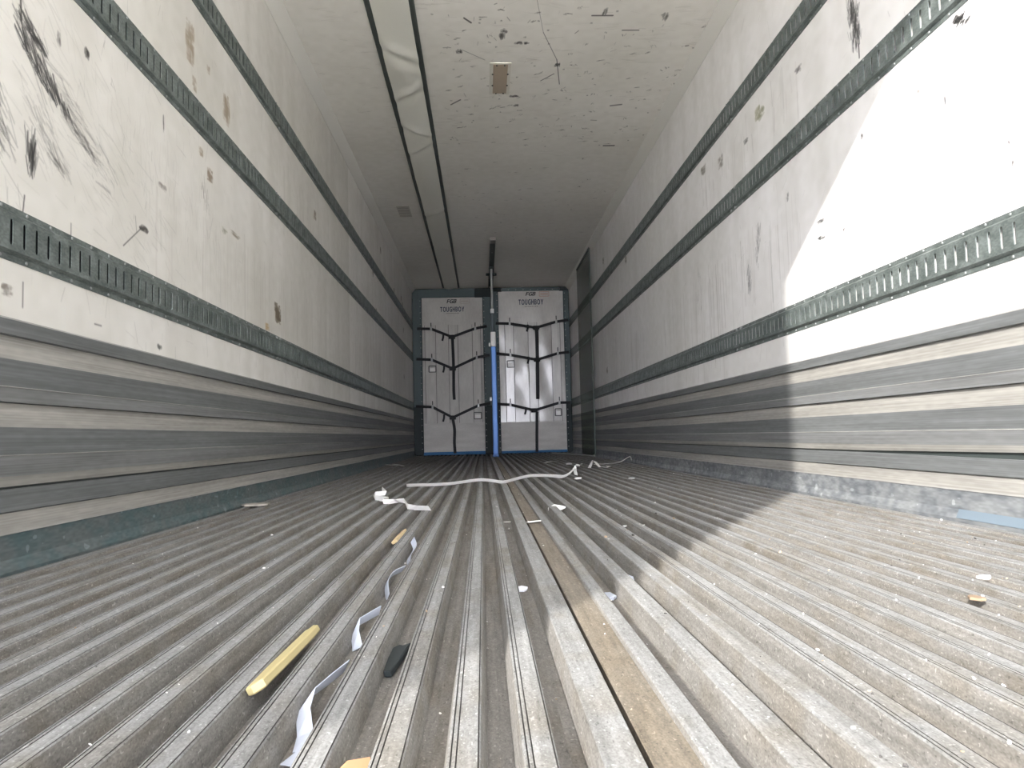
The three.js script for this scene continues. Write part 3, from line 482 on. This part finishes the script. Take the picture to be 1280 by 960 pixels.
thing('paper_strip', ribbon([[ch + 0.012, -0.004, -1.0, 0.4, 0.8, 0], [ch + 0.002, -0.004, -0.95, 0.4, 0.8, 0.1], [ch - 0.01, -0.005, -0.9, 0.5, 0.7, 0.1], [ch - 0.012, -0.014, -0.87, 0.8, 0.4, 0], [ch - 0.001, -0.024, -0.83, 0.9, 0.2, 0], [ch + 0.002, -0.0295, -0.8, 1, 0, 0]], 0.017, 0.001), bluishMat, 'largest white paper strip, folded in the channel next to the yellow splinter', 'paper');
thing('paper_strip', ribbon([[ch + 0.006, -0.026, -0.79], [ch - 0.004, -0.028, -0.765]], 0.014, 0.001), bluishMat, 'tiny white paper corner in the channel ahead of the folded strip', 'paper');
// splinter of yellow wood and other chips
function chip(pts, depth, seed) { const s = new THREE.Shape(pts.map(([a, b]) => new THREE.Vector2(a, b))); return new THREE.ExtrudeGeometry(s, { depth, bevelEnabled: true, bevelSize: depth * 0.25, bevelThickness: depth * 0.25, bevelSegments: 1 }).rotateX(-Math.PI / 2); }
{
  const g = chip([[-0.011, -0.14], [-0.003, -0.147], [0.008, -0.14], [0.013, -0.05], [0.016, 0.06], [0.015, 0.12], [0.008, 0.128], [0.005, 0.145], [0.0, 0.128], [-0.006, 0.134], [-0.009, 0.05], [-0.012, -0.05]], 0.007);
  const m = thing('wood_splinter', g, std({ color: 0xb9ab7c, roughness: 0.7 }), 'long pale yellow wood splinter with a jagged end between floor ribs', 'wood'); m.position.set(-0.424, -0.004, -1.05); m.rotation.set(-0.02, 0, 0.5);
}
{ const m = thing('wood_chip', chip([[-0.012, -0.05], [0.012, -0.045], [0.016, 0.0], [0.01, 0.035], [0.002, 0.048], [-0.012, 0.02]], 0.008), std({ color: 0xb98d68, roughness: 0.8 }), 'sunlit orange brown wood chip in the nearest floor channel', 'wood'); m.scale.setScalar(0.8); m.position.set(-0.287, -0.014, -0.69); m.rotation.set(0, -0.25, -0.5); }
{ const m = thing('wood_chip', chip([[-0.01, -0.1], [0.006, -0.11], [0.014, 0.0], [0.01, 0.12], [-0.004, 0.14], [-0.012, 0.03]], 0.006), std({ color: 0xcbb58c, roughness: 0.7 }), 'tan wood chip leaning in a channel below the zigzag strap', 'wood'); m.position.set(-0.416, -0.012, -2.32); m.rotation.set(0, 0, 0.6); }
{ const m = thing('rubber_scrap', chip([[-0.011, -0.06], [-0.003, -0.065], [0.004, -0.01], [0.008, 0.03], [0.012, 0.055], [0.002, 0.05], [-0.004, 0.06], [-0.012, 0.05], [-0.013, 0.0]], 0.006), std({ color: 0x2b3233, roughness: 0.8 }), 'torn black scrap lying in a channel next to the sun edge', 'scrap'); m.position.set(-0.287, -0.028, -1.1); m.rotation.set(0, 0, 0.2); }
{ const m = thing('cardboard_scrap', chip([[-0.05, -0.03], [0.04, -0.05], [0.06, 0.01], [0.0, 0.05], [-0.06, 0.03]], 0.006), std({ color: 0x9d978c, roughness: 0.8 }), 'flat grey cardboard scrap on the ribs by the shaded wall', 'scrap'); m.position.set(-1.16, 0.004, -3.45); m.rotation.y = 0.4; }
{ const m = thing('tape_scrap', chip([[-0.007, 0.1], [0.002, 0.085], [0.01, -0.05], [0.013, -0.085], [-0.004, -0.09], [-0.008, 0.0]], 0.0015), bluishMat, 'white pointed tape scrap beside a rib close to the sun edge', 'tape'); m.position.set(0.051, -0.029, -1.53); m.rotation.set(0, 0, 0.25); }
{ const m = thing('tape_scrap', chip([[-0.008, 0.02], [0.004, 0.022], [0.01, -0.01], [0.002, -0.025], [-0.008, -0.012]], 0.004), bluishMat, 'small round white scrap right beside the pointed tape scrap', 'tape'); m.position.set(0.068, -0.03, -1.48); }
{ const m = thing('tape_scrap', chip([[-0.008, 0.035], [0.004, 0.038], [0.011, 0.0], [0.006, -0.035], [-0.006, -0.03]], 0.0015), bluishMat, 'oval white scrap in shade just before the lit rib corners', 'tape'); m.position.set(0.137, -0.03, -1.66); m.rotation.set(0, 0, 0.2); }
const flake = (x, y, z, w, d, label, grp, seed, col = 0xdedbd4, tilt = 0.3) => { const r = rng(seed), n = 7, pts = []; for (let i = 0; i < n; i++) { const a = i / n * 6.283, q = 0.6 + r() * 0.5; pts.push([Math.cos(a) * w * q, Math.sin(a) * d * q]); } const m = thing('paper_scrap', chip(pts, 0.003), std({ color: col, roughness: 0.6 }), label, 'scrap', grp); m.position.set(x, y, z); m.rotation.set((r() - 0.5) * tilt, r() * 3, (r() - 0.5) * tilt); return m; };
flake(-0.096, -0.03, -1.58, 0.012, 0.018, 'white paper scrap in the middle channel, straight below the blue pole', null, 1, 0xe6e8ee);
flake(-0.008, -0.004, -2.55, 0.022, 0.035, 'larger crumpled pale scrap on the tan joint plate', null, 2);
flake(-0.075, -0.03, -2.8, 0.015, 0.04, 'thin pale scrap just beyond the crumpled one on the joint', null, 3);
flake(0.115, -0.01, -3.05, 0.022, 0.05, 'crumpled white scrap between the long strap and the pointed tape', null, 4, 0xe2e2e0, 0.9);
flake(0.275, -0.02, -2.48, 0.018, 0.06, 'pale scrap caught between ribs in shade, above the sun edge', null, 5, 0xd8d8d4, 0.8);
flake(0.725, 0.004, -1.375, 0.014, 0.012, 'white square of paper on the sunlit ribs', null, 6, 0xffffff, 0.2);
flake(0.605, 0.004, -1.215, 0.022, 0.012, 'curled brown leaf scrap on the sunlit ribs', null, 7, 0x8a7660, 0.7);
// far litter beside the wall
thing('packing_strap', ribbon(smooth([[0.83, 0.004, -7.0], [0.92, 0.006, -7.0], [1.02, 0.01, -7.0], [1.09, 0.03, -7.0], [1.14, 0.06, -7.0], [1.16, 0.065, -7.0], [1.17, 0.03, -7.0]], 3), 0.024, 0.002), stripMat, 'white strap with a raised curled end by the wall before the vinyl strip', 'strap');
thing('packing_strap', ribbon(smooth([[0.44, 0.004, -7.7], [0.52, 0.01, -7.9], [0.6, 0.004, -8.1]], 4), 0.03, 0.002), stripMat, 'short straight pale strap piece before the glossy bulkhead panel', 'strap');
thing('packing_strap', ribbon([[0.69, 0.004, -6.3], [0.73, 0.02, -6.5], [0.76, 0.055, -6.6], [0.77, 0.04, -6.5], [0.79, 0.004, -6.4], [0.84, 0.003, -6.35], [0.88, 0.006, -6.45]], 0.024, 0.002), stripMat, 'kinked white strap piece standing up like a tent', 'strap');
[[0.6, -7.0, 8], [0.64, -6.65, 9], [0.69, -6.85, 10]].forEach(([x, z, s], i) => flake(x, 0.012, z, 0.02, 0.035, ['white scrap of the far loose heap, the one deepest into the trailer', 'white scrap of the far loose heap, the one closest to the open end', 'white scrap of the far loose heap, the one lying nearest the wall'][i], 'heap of white scraps far back', s, 0xd6d6d2, 0.6));
flake(0.41, 0.008, -4.75, 0.014, 0.03, 'white scrap beside the raised end of the long strap', null, 12, 0xdcdcd8, 0.9);
flake(0.71, 0.008, -4.6, 0.016, 0.03, 'pale scrap on shaded ribs midway between long strap and wall', null, 13, 0xd0d0cc, 0.9);
// crumbs that nobody could count
{
  const r = rng(909), n = 1500, im = new THREE.InstancedMesh(new THREE.IcosahedronGeometry(1, 0), std({ color: 0xffffff, roughness: 0.8 }), n), M = new THREE.Matrix4(), Q = new THREE.Quaternion(), c = new THREE.Color();
  for (let k = 0; k < n; k++) {
    const z = -0.55 - Math.pow(r(), 1.7) * 8, sunny = r() < 0.45, x = sunny ? 0.1 + r() * 1.1 : -1.15 + r() * 2.3, s = 0.0007 + r() * r() * r() * 0.003;
    // ribs at 67 mm: crumbs rest on tops or in the channels
    const base = x < -0.06 ? -0.068 : 0.019, f = (((x - base) % 0.067) + 0.067) % 0.067, y = (x > -0.06 && x < 0.046) ? (x < 0.018 && x > -0.022 ? -0.008 : 0) : f < 0.03 ? 0 : f < 0.038 || f > 0.06 ? null : -0.032;
    Q.setFromEuler(new THREE.Euler(r() * 3, r() * 3, r() * 3));
    M.compose(new THREE.Vector3(x, (y === null ? -0.032 : y) + s * 0.4, z), Q, new THREE.Vector3(s * (1 + r()), s * 0.7, s * (1 + r() * 1.5)));
    im.setMatrixAt(k, M); const d = r(); im.setColorAt(k, d < 0.62 ? c.setRGB(0.72, 0.7, 0.66) : d < 0.82 ? c.setRGB(0.4, 0.3, 0.2) : c.setRGB(0.06, 0.055, 0.05));
  }
  im.name = 'debris'; im.castShadow = im.receiveShadow = true; im.userData = { kind: 'stuff', label: 'fine pale and dark crumbs scattered over the ribbed floor', category: 'debris' };
  scene.add(im);
}

renderer.render(scene, camera);
